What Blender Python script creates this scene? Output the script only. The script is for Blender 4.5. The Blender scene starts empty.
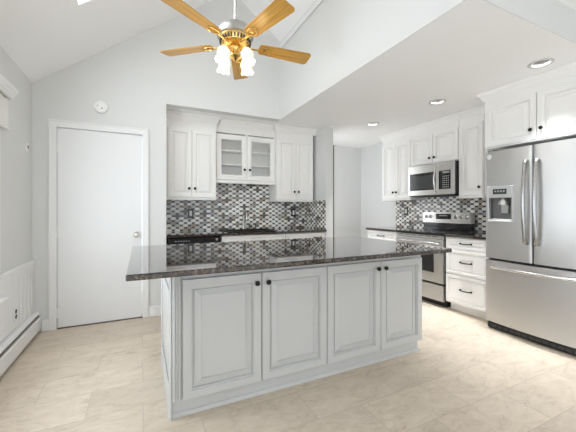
import bpy, bmesh, math, random
from mathutils import Vector, Matrix
random.seed(7)
S = bpy.context.scene
COL = S.collection
PI = math.pi

# ------------------------------------------------------------------ camera, world, light, exposure
cam = bpy.data.cameras.new('camera')
cam.sensor_width = 36.0
cam.lens = 307.08 / 576 * 36.0
cam.shift_y = -(216 - 209.2) / 576
cam.clip_start = 0.05
camo = bpy.data.objects.new('camera', cam)
COL.objects.link(camo)
camo.location = (0.964, -3.804, 1.213)
camo.rotation_euler = (PI / 2, 0, -0.446)
S.camera = camo

W = bpy.data.worlds.new('sky')
S.world = W
W.use_nodes = True
bg = W.node_tree.nodes['Background']
bg.inputs['Color'].default_value = (0.86, 0.93, 1.0, 1)
bg.inputs['Strength'].default_value = 0.9

def area(name, loc, rot, sx, sy, power, color=(1, 1, 1)):
    l = bpy.data.lights.new(name, 'AREA')
    l.shape = 'RECTANGLE'
    l.size = sx
    l.size_y = sy
    l.energy = power
    l.color = color
    o = bpy.data.objects.new(name, l)
    o.location = loc
    o.rotation_euler = rot
    COL.objects.link(o)
    return o

area('fill_rear_opening', (2.3, -7.14, 1.18), (PI / 2, 0, 0), 4.2, 2.1, 1.5, (0.86, 0.93, 1.0))  # added fill light in the made-up rear opening behind the camera
area('daylight_left_window', (-0.14, -1.575, 1.28), (0, -PI / 2, 0), 1.46, 1.34, 14, (0.88, 0.94, 1.0))
area('daylight_skylight', (0.775, -1.314, 3.15), (0, math.radians(-37), 0), 0.7, 0.8, 5, (0.93, 0.98, 1.0))

area('fill_left_rear', (-0.14, -4.4, 1.10), (0, -PI / 2, 0), 2.1, 1.95, 13, (0.86, 0.93, 1.0))  # added fill light, shines in through the made-up patio door
area('fill_hall', (3.535 + 0.01, 0.62, 1.5), (0, -PI / 2, 0), 1.2, 0.7, 3.7, (0.93, 0.96, 1.0))  # added fill behind the partition to brighten the hall; no window there
bounce_sun = bpy.data.lights.new('bounce_sun', 'SUN')  # added from behind the camera so its floor patch bounces up to the ceilings
bounce_sun.energy = 3.0
bounce_sun.angle = math.radians(2)
bounce_sun.color = (0.80, 0.90, 1.0)
suno = bpy.data.objects.new('bounce_sun', bounce_sun)
suno.rotation_euler = Vector((-0.75, 0.45, -0.48)).to_track_quat('-Z', 'Y').to_euler()
COL.objects.link(suno)

S.view_settings.view_transform = 'Standard'
S.view_settings.look = 'None'
S.view_settings.exposure = 1.11
S.view_settings.gamma = 1.0
S.view_settings.use_curve_mapping = False
try:
    S.cycles.max_bounces = 12
    S.cycles.diffuse_bounces = 8
    S.cycles.glossy_bounces = 5
    S.cycles.transparent_max_bounces = 12
    S.cycles.sample_clamp_indirect = 6.0
    S.cycles.use_denoising = True
except Exception:
    pass

# ------------------------------------------------------------------ materials
def mat(name, color=(0.8, 0.8, 0.8), rough=0.5, metal=0.0, spec=None, emit=None, estr=0.0, coat=0.0):
    m = bpy.data.materials.new(name)
    m.use_nodes = True
    b = m.node_tree.nodes['Principled BSDF']
    b.inputs['Base Color'].default_value = (*color, 1)
    b.inputs['Roughness'].default_value = rough
    b.inputs['Metallic'].default_value = metal
    if spec is not None:
        b.inputs['Specular IOR Level'].default_value = spec
    if emit:
        b.inputs['Emission Color'].default_value = (*emit, 1)
        b.inputs['Emission Strength'].default_value = estr
    if coat:
        b.inputs['Coat Weight'].default_value = coat
        b.inputs['Coat Roughness'].default_value = 0.02
    return m

def nd(m):
    nt = m.node_tree
    return nt, nt.nodes, nt.links, nt.nodes['Principled BSDF']

def ramp(nodes, stops, interp='LINEAR'):
    r = nodes.new('ShaderNodeValToRGB')
    r.color_ramp.interpolation = interp
    e = r.color_ramp.elements
    e[0].position, e[0].color = stops[0][0], (*stops[0][1], 1)
    e[1].position, e[1].color = stops[1][0], (*stops[1][1], 1)
    for p, c in stops[2:]:
        x = e.new(p)
        x.color = (*c, 1)
    return r

def paint(name, color, rough=0.55, bump=0.02, scale=120):
    m = mat(name, color, rough)
    nt, N, L, b = nd(m)
    tc = N.new('ShaderNodeTexCoord')
    n = N.new('ShaderNodeTexNoise')
    n.inputs['Scale'].default_value = scale
    n.inputs['Detail'].default_value = 3
    L.new(tc.outputs['Object'], n.inputs['Vector'])
    bp = N.new('ShaderNodeBump')
    bp.inputs['Strength'].default_value = bump
    bp.inputs['Distance'].default_value = 0.004
    L.new(n.outputs['Fac'], bp.inputs['Height'])
    L.new(bp.outputs['Normal'], b.inputs['Normal'])
    return m

M = {}
M['wall'] = paint('wall_paint', (0.715, 0.72, 0.715), 0.7)
M['ceil'] = paint('ceiling_paint', (0.93, 0.93, 0.93), 0.8)
M['trim'] = paint('trim_paint', (0.84, 0.84, 0.84), 0.35, 0.005)
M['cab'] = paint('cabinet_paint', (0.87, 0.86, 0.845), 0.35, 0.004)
M['island'] = paint('island_grey', (0.575, 0.575, 0.565), 0.35, 0.004)  # even grey, darker than the cabinet paint
M['door'] = paint('door_paint', (0.82, 0.825, 0.83), 0.4, 0.006)
M['white_plastic'] = mat('white_plastic', (0.85, 0.85, 0.83), 0.35)
M['bronze'] = mat('dark_bronze', (0.018, 0.014, 0.012), 0.35, 0.6)
M['black'] = mat('black_gloss', (0.012, 0.012, 0.013), 0.12)
M['black_matte'] = mat('black_matte', (0.015, 0.015, 0.015), 0.55)
M['dark_slot'] = mat('dark_slot', (0.06, 0.06, 0.06), 0.7)
M['grey_metal'] = mat('grey_metal', (0.45, 0.45, 0.44), 0.4, 0.8)
M['chrome'] = mat('satin_nickel', (0.62, 0.59, 0.55), 0.22, 1.0)
M['handle'] = mat('handle_steel', (0.66, 0.65, 0.64), 0.22, 1.0)
M['fan_nickel'] = mat('fan_nickel', (0.50, 0.49, 0.47), 0.42, 1.0)
M['dark_handle'] = mat('dark_steel_handle', (0.42, 0.41, 0.40), 0.25, 1.0)
M['cavity'] = mat('dispenser_cavity', (0.16, 0.16, 0.16), 0.4)
M['dark_brown'] = mat('dark_brown_finish', (0.10, 0.075, 0.055), 0.5)
M['brass'] = mat('brass', (0.80, 0.55, 0.20), 0.25, 1.0)
M['shade'] = mat('frosted_glass_lit', (0.95, 0.92, 0.85), 0.4, emit=(1.0, 0.80, 0.42), estr=0.30)
M['bulb'] = mat('lit_bulb', (1, 1, 1), 0.4, emit=(1.0, 0.86, 0.58), estr=1.6)
M['can_lens'] = mat('can_light_lens', (0.9, 0.88, 0.82), 0.4, emit=(1.0, 0.93, 0.80), estr=0.0)
M['can_ring'] = mat('can_ring', (0.62, 0.61, 0.58), 0.45)
M['can_baffle'] = mat('can_baffle', (0.42, 0.41, 0.39), 0.6)
M['lcd'] = mat('dark_display', (0.05, 0.055, 0.055), 0.15)
M['lcd_mark'] = mat('display_digits', (0.30, 0.33, 0.32), 0.3)
M['print'] = mat('printed_mark', (0.5, 0.5, 0.5), 0.5)
M['fabric'] = paint('shade_fabric', (0.80, 0.79, 0.76), 0.9, 0.3, 60)
M['disp_grey'] = mat('dispenser_grey', (0.50, 0.50, 0.50), 0.35, 0.4)
M['gasket'] = mat('gasket', (0.03, 0.03, 0.03), 0.7)

def steel(name, axis, color=(0.60, 0.595, 0.58), rough=0.30):
    m = mat(name, color, rough, 1.0)
    nt, N, L, b = nd(m)
    tc = N.new('ShaderNodeTexCoord')
    mp = N.new('ShaderNodeMapping')
    sc = [400, 400, 400]
    sc[axis] = 3
    mp.inputs['Scale'].default_value = sc
    n = N.new('ShaderNodeTexNoise')
    n.inputs['Scale'].default_value = 1
    n.inputs['Detail'].default_value = 2
    L.new(tc.outputs['Object'], mp.inputs['Vector'])
    L.new(mp.outputs['Vector'], n.inputs['Vector'])
    mr = N.new('ShaderNodeMapRange')
    mr.inputs['To Min'].default_value = rough - 0.06
    mr.inputs['To Max'].default_value = rough + 0.08
    L.new(n.outputs['Fac'], mr.inputs['Value'])
    L.new(mr.outputs['Result'], b.inputs['Roughness'])
    return m
M['steel'] = steel('brushed_steel_vertical', 2, (0.57, 0.565, 0.56), 0.42)
M['steel_h'] = steel('brushed_steel_horizontal', 0, (0.60, 0.585, 0.56), 0.28)

def glass(name, tint=(0.985, 0.99, 0.99)):
    m = bpy.data.materials.new(name)
    m.use_nodes = True
    nt = m.node_tree
    nt.nodes.clear()
    out = nt.nodes.new('ShaderNodeOutputMaterial')
    mix = nt.nodes.new('ShaderNodeMixShader')
    tr = nt.nodes.new('ShaderNodeBsdfTransparent')
    tr.inputs['Color'].default_value = (*tint, 1)
    gl = nt.nodes.new('ShaderNodeBsdfGlossy')
    gl.inputs['Roughness'].default_value = 0.03
    fr = nt.nodes.new('ShaderNodeFresnel')
    fr.inputs['IOR'].default_value = 1.5
    geo = nt.nodes.new('ShaderNodeNewGeometry')
    inv = nt.nodes.new('ShaderNodeMath')
    inv.operation = 'SUBTRACT'
    inv.inputs[0].default_value = 1.0
    nt.links.new(geo.outputs['Backfacing'], inv.inputs[1])
    mul = nt.nodes.new('ShaderNodeMath')
    mul.operation = 'MULTIPLY'
    nt.links.new(fr.outputs[0], mul.inputs[0])
    nt.links.new(inv.outputs[0], mul.inputs[1])
    nt.links.new(mul.outputs[0], mix.inputs[0])
    nt.links.new(tr.outputs[0], mix.inputs[1])
    nt.links.new(gl.outputs[0], mix.inputs[2])
    nt.links.new(mix.outputs[0], out.inputs['Surface'])
    return m
M['glass'] = glass('clear_glass')

def granite():
    m = mat('speckled_granite', (0.2, 0.17, 0.15), 0.04, spec=0.5, coat=0.7)
    nt, N, L, b = nd(m)
    tc = N.new('ShaderNodeTexCoord')
    v = N.new('ShaderNodeTexVoronoi')
    v.inputs['Scale'].default_value = 95
    n = N.new('ShaderNodeTexNoise')
    n.inputs['Scale'].default_value = 60
    n.inputs['Detail'].default_value = 5
    n.inputs['Roughness'].default_value = 0.7
    L.new(tc.outputs['Object'], v.inputs['Vector'])
    L.new(tc.outputs['Object'], n.inputs['Vector'])
    sep = N.new('ShaderNodeSeparateColor')
    L.new(v.outputs['Color'], sep.inputs[0])
    r1 = ramp(N, [(0.0, (0.006, 0.005, 0.005)), (0.50, (0.013, 0.010, 0.009)), (0.74, (0.040, 0.026, 0.019)), (0.90, (0.12, 0.085, 0.065)), (1.0, (0.26, 0.22, 0.19))])
    r2 = ramp(N, [(0.38, (0.008, 0.007, 0.007)), (0.70, (0.10, 0.07, 0.055))])
    L.new(sep.outputs[0], r1.inputs[0])
    L.new(n.outputs['Fac'], r2.inputs[0])
    mx = N.new('ShaderNodeMix')
    mx.data_type = 'RGBA'
    mx.inputs[0].default_value = 0.4
    L.new(r1.outputs[0], mx.inputs[6])
    L.new(r2.outputs[0], mx.inputs[7])
    L.new(mx.outputs[2], b.inputs['Base Color'])
    return m
M['granite'] = granite()

def mosaic(name, axis):
    m = mat(name, (0.6, 0.6, 0.6), 0.18)
    nt, N, L, b = nd(m)
    tc = N.new('ShaderNodeTexCoord')
    sp = N.new('ShaderNodeSeparateXYZ')
    L.new(tc.outputs['Object'], sp.inputs[0])
    def math_(op, a, bb):
        q = N.new('ShaderNodeMath')
        q.operation = op
        for i, s in enumerate((a, bb)):
            if isinstance(s, (int, float)):
                q.inputs[i].default_value = s
            else:
                L.new(s, q.inputs[i])
        return q.outputs[0]
    x = math_('MULTIPLY', sp.outputs[axis], 1 / 0.104)
    z = math_('MULTIPLY', sp.outputs[2], 1 / 0.064)
    u = math_('ADD', x, z)
    w = math_('SUBTRACT', x, z)
    cb = N.new('ShaderNodeCombineXYZ')
    L.new(u, cb.inputs[0])
    L.new(w, cb.inputs[1])
    v = N.new('ShaderNodeTexVoronoi')
    v.voronoi_dimensions = '2D'
    v.inputs['Scale'].default_value = 1
    v.inputs['Randomness'].default_value = 0.0
    L.new(cb.outputs[0], v.inputs['Vector'])
    s2 = N.new('ShaderNodeSeparateColor')
    L.new(v.outputs['Color'], s2.inputs[0])
    r = ramp(N, [(0.0, (0.92, 0.91, 0.88)), (0.30, (0.80, 0.73, 0.62)), (0.38, (0.56, 0.55, 0.53)), (0.56, (0.36, 0.35, 0.34)), (0.67, (0.42, 0.35, 0.27)), (0.75, (0.15, 0.13, 0.115)), (0.79, (0.88, 0.87, 0.84))], 'CONSTANT')
    L.new(s2.outputs[0], r.inputs[0])
    f = math_('GREATER_THAN', v.outputs['Distance'], 0.475)
    mx = N.new('ShaderNodeMix')
    mx.data_type = 'RGBA'
    L.new(f, mx.inputs[0])
    L.new(r.outputs[0], mx.inputs[6])
    mx.inputs[7].default_value = (0.035, 0.03, 0.027, 1)
    L.new(mx.outputs[2], b.inputs['Base Color'])
    return m
M['tile_x'] = mosaic('mosaic_tile_x', 0)
M['tile_y'] = mosaic('mosaic_tile_y', 1)

def floor_mat():
    m = mat('stone_look_tile', (0.7, 0.6, 0.5), 0.38)
    nt, N, L, b = nd(m)
    tc = N.new('ShaderNodeTexCoord')
    mp = N.new('ShaderNodeMapping')
    mp.inputs['Location'].default_value = (-0.06, 0.25, 0)
    L.new(tc.outputs['Object'], mp.inputs['Vector'])
    br = N.new('ShaderNodeTexBrick')
    br.offset = 0.5
    br.inputs['Scale'].default_value = 1
    br.inputs['Brick Width'].default_value = 0.61
    br.inputs['Row Height'].default_value = 0.29
    br.inputs['Mortar Size'].default_value = 0.0022
    br.inputs['Mortar Smooth'].default_value = 0.3
    br.inputs['Color1'].default_value = (0.0, 0.0, 0.0, 1)
    br.inputs['Color2'].default_value = (1, 1, 1, 1)
    br.inputs['Mortar'].default_value = (0.5, 0.5, 0.5, 1)
    L.new(mp.outputs[0], br.inputs['Vector'])
    # veins drift per tile: offset the noise by the tile's own grey value
    cb = N.new('ShaderNodeVectorMath')
    cb.operation = 'MULTIPLY_ADD'
    cb.inputs[1].default_value = (7.0, 3.0, 5.0)
    L.new(br.outputs['Color'], cb.inputs[0])
    m2 = N.new('ShaderNodeMapping')
    m2.inputs['Rotation'].default_value = (0, 0, math.radians(-22))
    m2.inputs['Scale'].default_value = (2.6, 5.5, 1)
    L.new(tc.outputs['Object'], m2.inputs['Vector'])
    L.new(m2.outputs[0], cb.inputs[2])
    n = N.new('ShaderNodeTexNoise')
    n.inputs['Scale'].default_value = 1.9
    n.inputs['Detail'].default_value = 7
    n.inputs['Roughness'].default_value = 0.62
    n.inputs['Distortion'].default_value = 1.1
    L.new(cb.outputs[0], n.inputs['Vector'])
    r = ramp(N, [(0.28, (0.53, 0.44, 0.345)), (0.40, (0.64, 0.545, 0.44)), (0.56, (0.69, 0.595, 0.485)), (0.75, (0.73, 0.64, 0.535))])
    L.new(n.outputs['Fac'], r.inputs[0])
    n2 = N.new('ShaderNodeTexNoise')
    n2.inputs['Scale'].default_value = 1.4
    n2.inputs['Detail'].default_value = 6
    n2.inputs['Roughness'].default_value = 0.55
    n2.inputs['Distortion'].default_value = 0.8
    L.new(cb.outputs[0], n2.inputs['Vector'])
    rv = ramp(N, [(0.44, (1, 1, 1)), (0.475, (0.93, 0.92, 0.905)), (0.488, (0.80, 0.775, 0.745)), (0.50, (0.97, 0.965, 0.96)), (0.60, (1.0, 1.0, 1.0))])
    L.new(n2.outputs['Fac'], rv.inputs[0])
    mv = N.new('ShaderNodeMix')
    mv.data_type = 'RGBA'
    mv.blend_type = 'MULTIPLY'
    mv.inputs[0].default_value = 0.75
    L.new(r.outputs[0], mv.inputs[6])
    L.new(rv.outputs[0], mv.inputs[7])
    tint = N.new('ShaderNodeMix')
    tint.data_type = 'RGBA'
    tint.blend_type = 'MULTIPLY'
    tint.inputs[0].default_value = 1.0
    rt = ramp(N, [(0.0, (0.92, 0.915, 0.91)), (1.0, (1.05, 1.05, 1.04))])
    L.new(br.outputs['Color'], rt.inputs[0])
    L.new(mv.outputs[2], tint.inputs[6])
    L.new(rt.outputs[0], tint.inputs[7])
    mx = N.new('ShaderNodeMix')
    mx.data_type = 'RGBA'
    L.new(br.outputs['Fac'], mx.inputs[0])
    L.new(tint.outputs[2], mx.inputs[6])
    mx.inputs[7].default_value = (0.50, 0.42, 0.34, 1)
    L.new(mx.outputs[2], b.inputs['Base Color'])
    bp = N.new('ShaderNodeBump')
    bp.inputs['Strength'].default_value = 0.05
    bp.inputs['Distance'].default_value = 0.003
    L.new(n.outputs['Fac'], bp.inputs['Height'])
    L.new(bp.outputs['Normal'], b.inputs['Normal'])
    return m
M['floor'] = floor_mat()

def blade_wood():
    m = mat('honey_oak_blade', (0.6, 0.35, 0.1), 0.32)
    nt, N, L, b = nd(m)
    tc = N.new('ShaderNodeTexCoord')
    mp = N.new('ShaderNodeMapping')
    mp.inputs['Scale'].default_value = (2.0, 45, 20)
    L.new(tc.outputs['Object'], mp.inputs['Vector'])
    n = N.new('ShaderNodeTexNoise')
    n.inputs['Scale'].default_value = 1.5
    n.inputs['Detail'].default_value = 4
    L.new(mp.outputs[0], n.inputs['Vector'])
    r = ramp(N, [(0.3, (0.42, 0.20, 0.035)), (0.7, (0.72, 0.42, 0.09))])
    L.new(n.outputs['Fac'], r.inputs[0])
    L.new(r.outputs[0], b.inputs['Base Color'])
    return m
M['blade'] = blade_wood()

# ------------------------------------------------------------------ mesh helpers
def link(name, bm, m, parent=None, loc=None, rot=None, smooth=False):
    me = bpy.data.meshes.new(name)
    bmesh.ops.recalc_face_normals(bm, faces=bm.faces[:])
    bm.to_mesh(me)
    bm.free()
    if smooth:
        for p in me.polygons:
            p.use_smooth = True
        try:
            me.set_sharp_from_angle(angle=math.radians(40))
        except Exception:
            pass
    o = bpy.data.objects.new(name, me)
    for k in (m if isinstance(m, (list, tuple)) else [m]):
        me.materials.append(k)
    COL.objects.link(o)
    if parent:
        o.parent = parent
    if loc:
        o.location = loc
    if rot:
        o.rotation_euler = rot
    return o

def box(bm, x0, x1, y0, y1, z0, z1, bev=0.0, seg=1):
    r = bmesh.ops.create_cube(bm, size=1.0)
    vs = r['verts']
    sx, sy, sz = x1 - x0, y1 - y0, z1 - z0
    for v in vs:
        v.co = Vector(((x0 + x1) / 2 + v.co.x * sx, (y0 + y1) / 2 + v.co.y * sy, (z0 + z1) / 2 + v.co.z * sz))
    if bev > 0:
        es = list({e for v in vs for e in v.link_edges})
        bmesh.ops.bevel(bm, geom=es, offset=min(bev, abs(sx) * .45, abs(sy) * .45, abs(sz) * .45), segments=seg, affect='EDGES', profile=0.5)

def B(*boxes, bev=0.0, seg=1):
    bm = bmesh.new()
    for b in boxes:
        box(bm, *b, bev=bev, seg=seg)
    return bm

def prism(bm, poly, axis, a0, a1):
    """extrude a closed 2D polygon along an axis ('x': poly=(y,z), 'y': poly=(x,z), 'z': poly=(x,y))"""
    def P(p, a):
        return {'x': (a, p[0], p[1]), 'y': (p[0], a, p[1]), 'z': (p[0], p[1], a)}[axis]
    A = [bm.verts.new(P(p, a0)) for p in poly]
    Z = [bm.verts.new(P(p, a1)) for p in poly]
    n = len(poly)
    bm.faces.new(A)
    bm.faces.new(Z[::-1])
    for i in range(n):
        bm.faces.new((A[i], Z[i], Z[(i + 1) % n], A[(i + 1) % n]))

def nested(bm, w, h, prof, x0=0.0, z0=0.0):
    """rectangular door: nested rectangles (inset, y); first is the back edge, last gets a cap"""
    rings = []
    for i, y in prof:
        i = min(i, w * 0.46, h * 0.46)
        rings.append([bm.verts.new(c) for c in ((x0 + i, y, z0 + i), (x0 + w - i, y, z0 + i), (x0 + w - i, y, z0 + h - i), (x0 + i, y, z0 + h - i))])
    for a, b in zip(rings, rings[1:]):
        for k in range(4):
            bm.faces.new((a[k], a[(k + 1) % 4], b[(k + 1) % 4], b[k]))
    bm.faces.new(rings[0][::-1])
    bm.faces.new(rings[-1])

def lathe(bm, prof, n=24, center=(0, 0, 0), axis='z'):
    """prof: (radius, height) pairs"""
    rings = []
    for r, z in prof:
        ring = []
        if r < 1e-5:
            p = (0, 0, z)
            ring = [p]
        else:
            ring = [(r * math.cos(2 * PI * k / n), r * math.sin(2 * PI * k / n), z) for k in range(n)]
        rings.append(ring)
    def T(p):
        if axis == 'y':
            p = (p[0], -p[2], p[1])
        elif axis == 'x':
            p = (p[2], p[0], p[1])
        return (p[0] + center[0], p[1] + center[1], p[2] + center[2])
    R = [[bm.verts.new(T(p)) for p in ring] for ring in rings]
    for a, b in zip(R, R[1:]):
        if len(a) == 1 and len(b) == 1:
            continue
        for k in range(n):
            if len(a) == 1:
                bm.faces.new((a[0], b[k], b[(k + 1) % n]))
            elif len(b) == 1:
                bm.faces.new((a[k], a[(k + 1) % n], b[0]))
            else:
                bm.faces.new((a[k], a[(k + 1) % n], b[(k + 1) % n], b[k]))
    if len(R[0]) > 1:
        bm.faces.new(R[0][::-1])
    if len(R[-1]) > 1:
        bm.faces.new(R[-1])

def tube(bm, pts, r, n=10, flat=1.0):
    pts = [Vector(p) for p in pts]
    rings = []
    up = Vector((0, 0, 1))
    prev = None
    for i, p in enumerate(pts):
        t = (pts[min(i + 1, len(pts) - 1)] - pts[max(i - 1, 0)]).normalized()
        if prev is None:
            a = t.cross(up)
            if a.length < 1e-3:
                a = t.cross(Vector((1, 0, 0)))
            a.normalize()
        else:
            a = (prev - t * prev.dot(t)).normalized()
        prev = a
        b = t.cross(a)
        rr = r[i] if isinstance(r, (list, tuple)) else r
        rings.append([bm.verts.new(p + a * math.cos(2 * PI * k / n) * rr + b * math.sin(2 * PI * k / n) * rr * flat) for k in range(n)])
    for a, b in zip(rings, rings[1:]):
        for k in range(n):
            bm.faces.new((a[k], a[(k + 1) % n], b[(k + 1) % n], b[k]))
    bm.faces.new(rings[0][::-1])
    bm.faces.new(rings[-1])

def sweep(bm, path, prof):
    """moulding: profile (out, z) swept along an XY polyline; 'out' is to the right of the walking direction"""
    n = len(path)
    rows = []
    for i in range(n):
        p = Vector(path[i])
        d0 = (Vector(path[i]) - Vector(path[i - 1])).normalized() if i > 0 else None
        d1 = (Vector(path[i + 1]) - p).normalized() if i < n - 1 else None
        d0 = d0 or d1
        d1 = d1 or d0
        n0 = Vector((d0.y, -d0.x))
        n1 = Vector((d1.y, -d1.x))
        m = (n0 + n1)
        m = m / max(1e-6, m.dot(n0))
        rows.append([bm.verts.new((p.x + m.x * o, p.y + m.y * o, z)) for o, z in prof])
    k = len(prof)
    for a, b in zip(rows, rows[1:]):
        for j in range(k):
            bm.faces.new((a[j], a[(j + 1) % k], b[(j + 1) % k], b[j]))
    bm.faces.new(rows[0])
    bm.faces.new(rows[-1][::-1])

def empty(name, loc, rz=0.0):
    o = bpy.data.objects.new(name, None)
    o.empty_display_size = 0.1
    o.location = loc
    o.rotation_euler = (0, 0, rz)
    COL.objects.link(o)
    return o

def tag(o, label, cat, group=None):
    o['label'] = label
    o['category'] = cat
    if group:
        o['group'] = group
    return o

def struct(name, bm, m, parent=None, smooth=False):
    o = link(name, bm, m, parent, smooth=smooth)
    o['kind'] = 'structure'
    return o

# ------------------------------------------------------------------ key dimensions
ZC = 2.43            # low ceiling
ZE = 2.452           # vault eave on the left wall
SL = 0.756           # vault slope
XV = 2.667           # face of the drop (fascia) wall
ZF = 3.468
XRIDGE = 2.007
ZR = ZE + SL * XRIDGE
XR = 4.919           # right wall
YH = 1.10            # hall wall
YL = -2.68           # near edge of the low ceiling
YREAR = -7.0
ALX = 1.226          # alcove left jamb
ALY = 0.58           # alcove back
PX0, PX1 = 3.395, 3.52

# ------------------------------------------------------------------ structure
struct('floor', B((-0.15, XR + 0.12, YREAR - 0.2, YH + 0.12, -0.1, 0.0)), M['floor'])

# left wall with a window opening and one for the added patio door
WY0, WY1, WZ0, WZ1 = -2.25, -0.90, 0.55, 2.02
struct('wall_left', B((-0.12, 0, WY1, 0.12, 0, ZE), (-0.12, 0, -3.40, WY0, 0, ZE), (-0.12, 0, YREAR, -5.40, 0, ZE), (-0.12, 0, -5.40, -3.40, 2.15, ZE), (-0.12, 0, WY0, WY1, 0, WZ0), (-0.12, 0, WY0, WY1, WZ1, ZE)), M['wall'])

# back wall: gable with door opening, alcove opening under the header
bm = bmesh.new()
DX0, DX1, DZ = 0.195, 0.980, 2.043
prism(bm, [(0.0, 0), (DX0, 0), (DX0, ZE + SL * DX0), (0.0, ZE)], 'y', 0, 0.12)
prism(bm, [(DX0, DZ), (DX1, DZ), (DX1, ZE + SL * DX1), (DX0, ZE + SL * DX0)], 'y', 0, 0.12)
prism(bm, [(DX1, 0), (ALX, 0), (ALX, ZE + SL * ALX), (DX1, ZE + SL * DX1)], 'y', 0, 0.12)
prism(bm, [(ALX, ZC), (XV, ZC), (XV, ZF), (XRIDGE, ZR), (ALX, ZE + SL * ALX)], 'y', 0, 0.12)
struct('wall_back', bm, M['wall'])
struct('wall_alcove', B((ALX - 0.1, ALX, 0.12, ALY + 0.12, 0, ZC), (ALX, PX0, ALY, ALY + 0.12, 0, ZC)), M['wall'])
struct('wall_partition', B((PX0, PX1, 0.0, YH, 0, ZC)), M['wall'])
struct('wall_hall', B((PX1, XR, YH, YH + 0.12, 0, ZC)), M['wall'])
struct('wall_right', B((XR, XR + 0.12, YREAR, YH + 0.12, 0, 2.8)), M['wall'])
struct('hall_strip', B((4.15, 4.268, YH - 0.02, YH, 0, ZC), bev=0.003), M['dark_brown'])  # dark brown full-height strip on the hall wall
# rear wall with a wide opening added to let light in (behind the camera)
struct('wall_rear', B((0, 0.15, YREAR - 0.12, YREAR, 0, 4.0), (4.45, XR, YREAR - 0.12, YREAR, 0, 4.0), (0.15, 4.45, YREAR - 0.12, YREAR, 2.35, 4.0)), M['wall'])

# low ceiling over the working side and the alcove
bm = B((XV, XR, YL, YH, ZC, ZC + 0.1), (ALX, XV, 0.12, ALY, ZC, ZC + 0.1))
CANS = ((3.965, -2.405), (3.985, -1.400), (3.940, -0.375))
ceil = struct('ceiling', bm, M['ceil'])
for i, (x, y) in enumerate(CANS):            # drill the three cans
    b2 = bmesh.new()
    lathe(b2, [(0.066, ZC - 0.05), (0.066, ZC + 0.085)], 40, (x, y, 0))
    cut = link('cutter', b2, M['ceil'])
    md = ceil.modifiers.new('bool', 'BOOLEAN')
    md.operation = 'DIFFERENCE'
    md.solver = 'EXACT'
    md.object = cut
    dg = bpy.context.evaluated_depsgraph_get()
    me = bpy.data.meshes.new_from_object(ceil.evaluated_get(dg))
    ceil.modifiers.clear()
    ceil.data = me
    cm = cut.data
    bpy.data.objects.remove(cut)
    bpy.data.meshes.remove(cm)
struct('ceiling_near', B((XV, XR, YREAR, YL, 2.672, 2.80)), M['ceil'])
struct('wall_fascia', B((XV, XV + 0.1, YL, 0.12, ZC + 0.1, ZF), (XV, XV + 0.1, YREAR, YL, 2.80, ZF), (XV + 0.1, XR, YL, YL + 0.1, ZC + 0.1, 2.80), (XV - 0.004, XV, YL - 0.004, 0.0, ZC, ZF), (XV, XR, YL - 0.004, YL, ZC, 2.672)), M['wall'])
struct('trim_2', B((XV - 0.026, XV - 0.004, YREAR, -0.002, ZF - 0.105, ZF - 0.035), bev=0.008), M['trim'])

# vault slabs: left slope with a skylight opening, right slope
def slope_pt(x, y, up=0.0):
    n = Vector((-SL, 0, 1)).normalized()
    return Vector((x, y, ZE + SL * x)) + n * up
bm = bmesh.new()
SKX0, SKX1, SKY0, SKY1 = 0.515, 1.15, -1.75, -0.878
def slab(x0, x1, y0, y1):
    vs = []
    for up in (0.0, 0.16):
        vs.append([bm.verts.new(slope_pt(x, y, up)) for x, y in ((x0, y0), (x1, y0), (x1, y1), (x0, y1))])
    a, b = vs
    bm.faces.new(a)
    bm.faces.new(b[::-1])
    for k in range(4):
        bm.faces.new((a[k], b[k], b[(k + 1) % 4], a[(k + 1) % 4]))
slab(-0.12, SKX0, YREAR, 0.12)
slab(SKX1, XRIDGE, YREAR, 0.12)
slab(SKX0, SKX1, SKY1, 0.12)
slab(SKX0, SKX1, YREAR, SKY0)
struct('ceiling_vault', bm, M['ceil'])
bm = bmesh.new()
prism(bm, [(XRIDGE, ZR), (XV + 0.1, ZR - SL * (XV + 0.1 - XRIDGE)), (XV + 0.1, ZR - SL * (XV + 0.1 - XRIDGE) + 0.2), (XRIDGE, ZR + 0.2)], 'y', YREAR, 0.12)
struct('ceiling_slope', bm, M['ceil'])

# skylight: frame + pane
bm = bmesh.new()
def slope_box(x0, x1, y0, y1, u0, u1):
    vs = [[bm.verts.new(slope_pt(x, y, u)) for x, y in ((x0, y0), (x1, y0), (x1, y1), (x0, y1))] for u in (u0, u1)]
    a, b = vs
    bm.faces.new(a)
    bm.faces.new(b[::-1])
    for k in range(4):
        bm.faces.new((a[k], b[k], b[(k + 1) % 4], a[(k + 1) % 4]))
f = 0.03
slope_box(SKX0, SKX0 + f, SKY0, SKY1, 0.10, 0.2)
slope_box(SKX1 - f, SKX1, SKY0, SKY1, 0.10, 0.2)
slope_box(SKX0 + f, SKX1 - f, SKY0, SKY0 + f, 0.10, 0.2)
slope_box(SKX0 + f, SKX1 - f, SKY1 - f, SKY1, 0.10, 0.2)
sky = struct('window_1', bm, M['trim'])
bm = bmesh.new()
slope_box(SKX0 + f, SKX1 - f, SKY0 + f, SKY1 - f, 0.17, 0.176)
link('pane', bm, M['glass'], sky)

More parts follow.
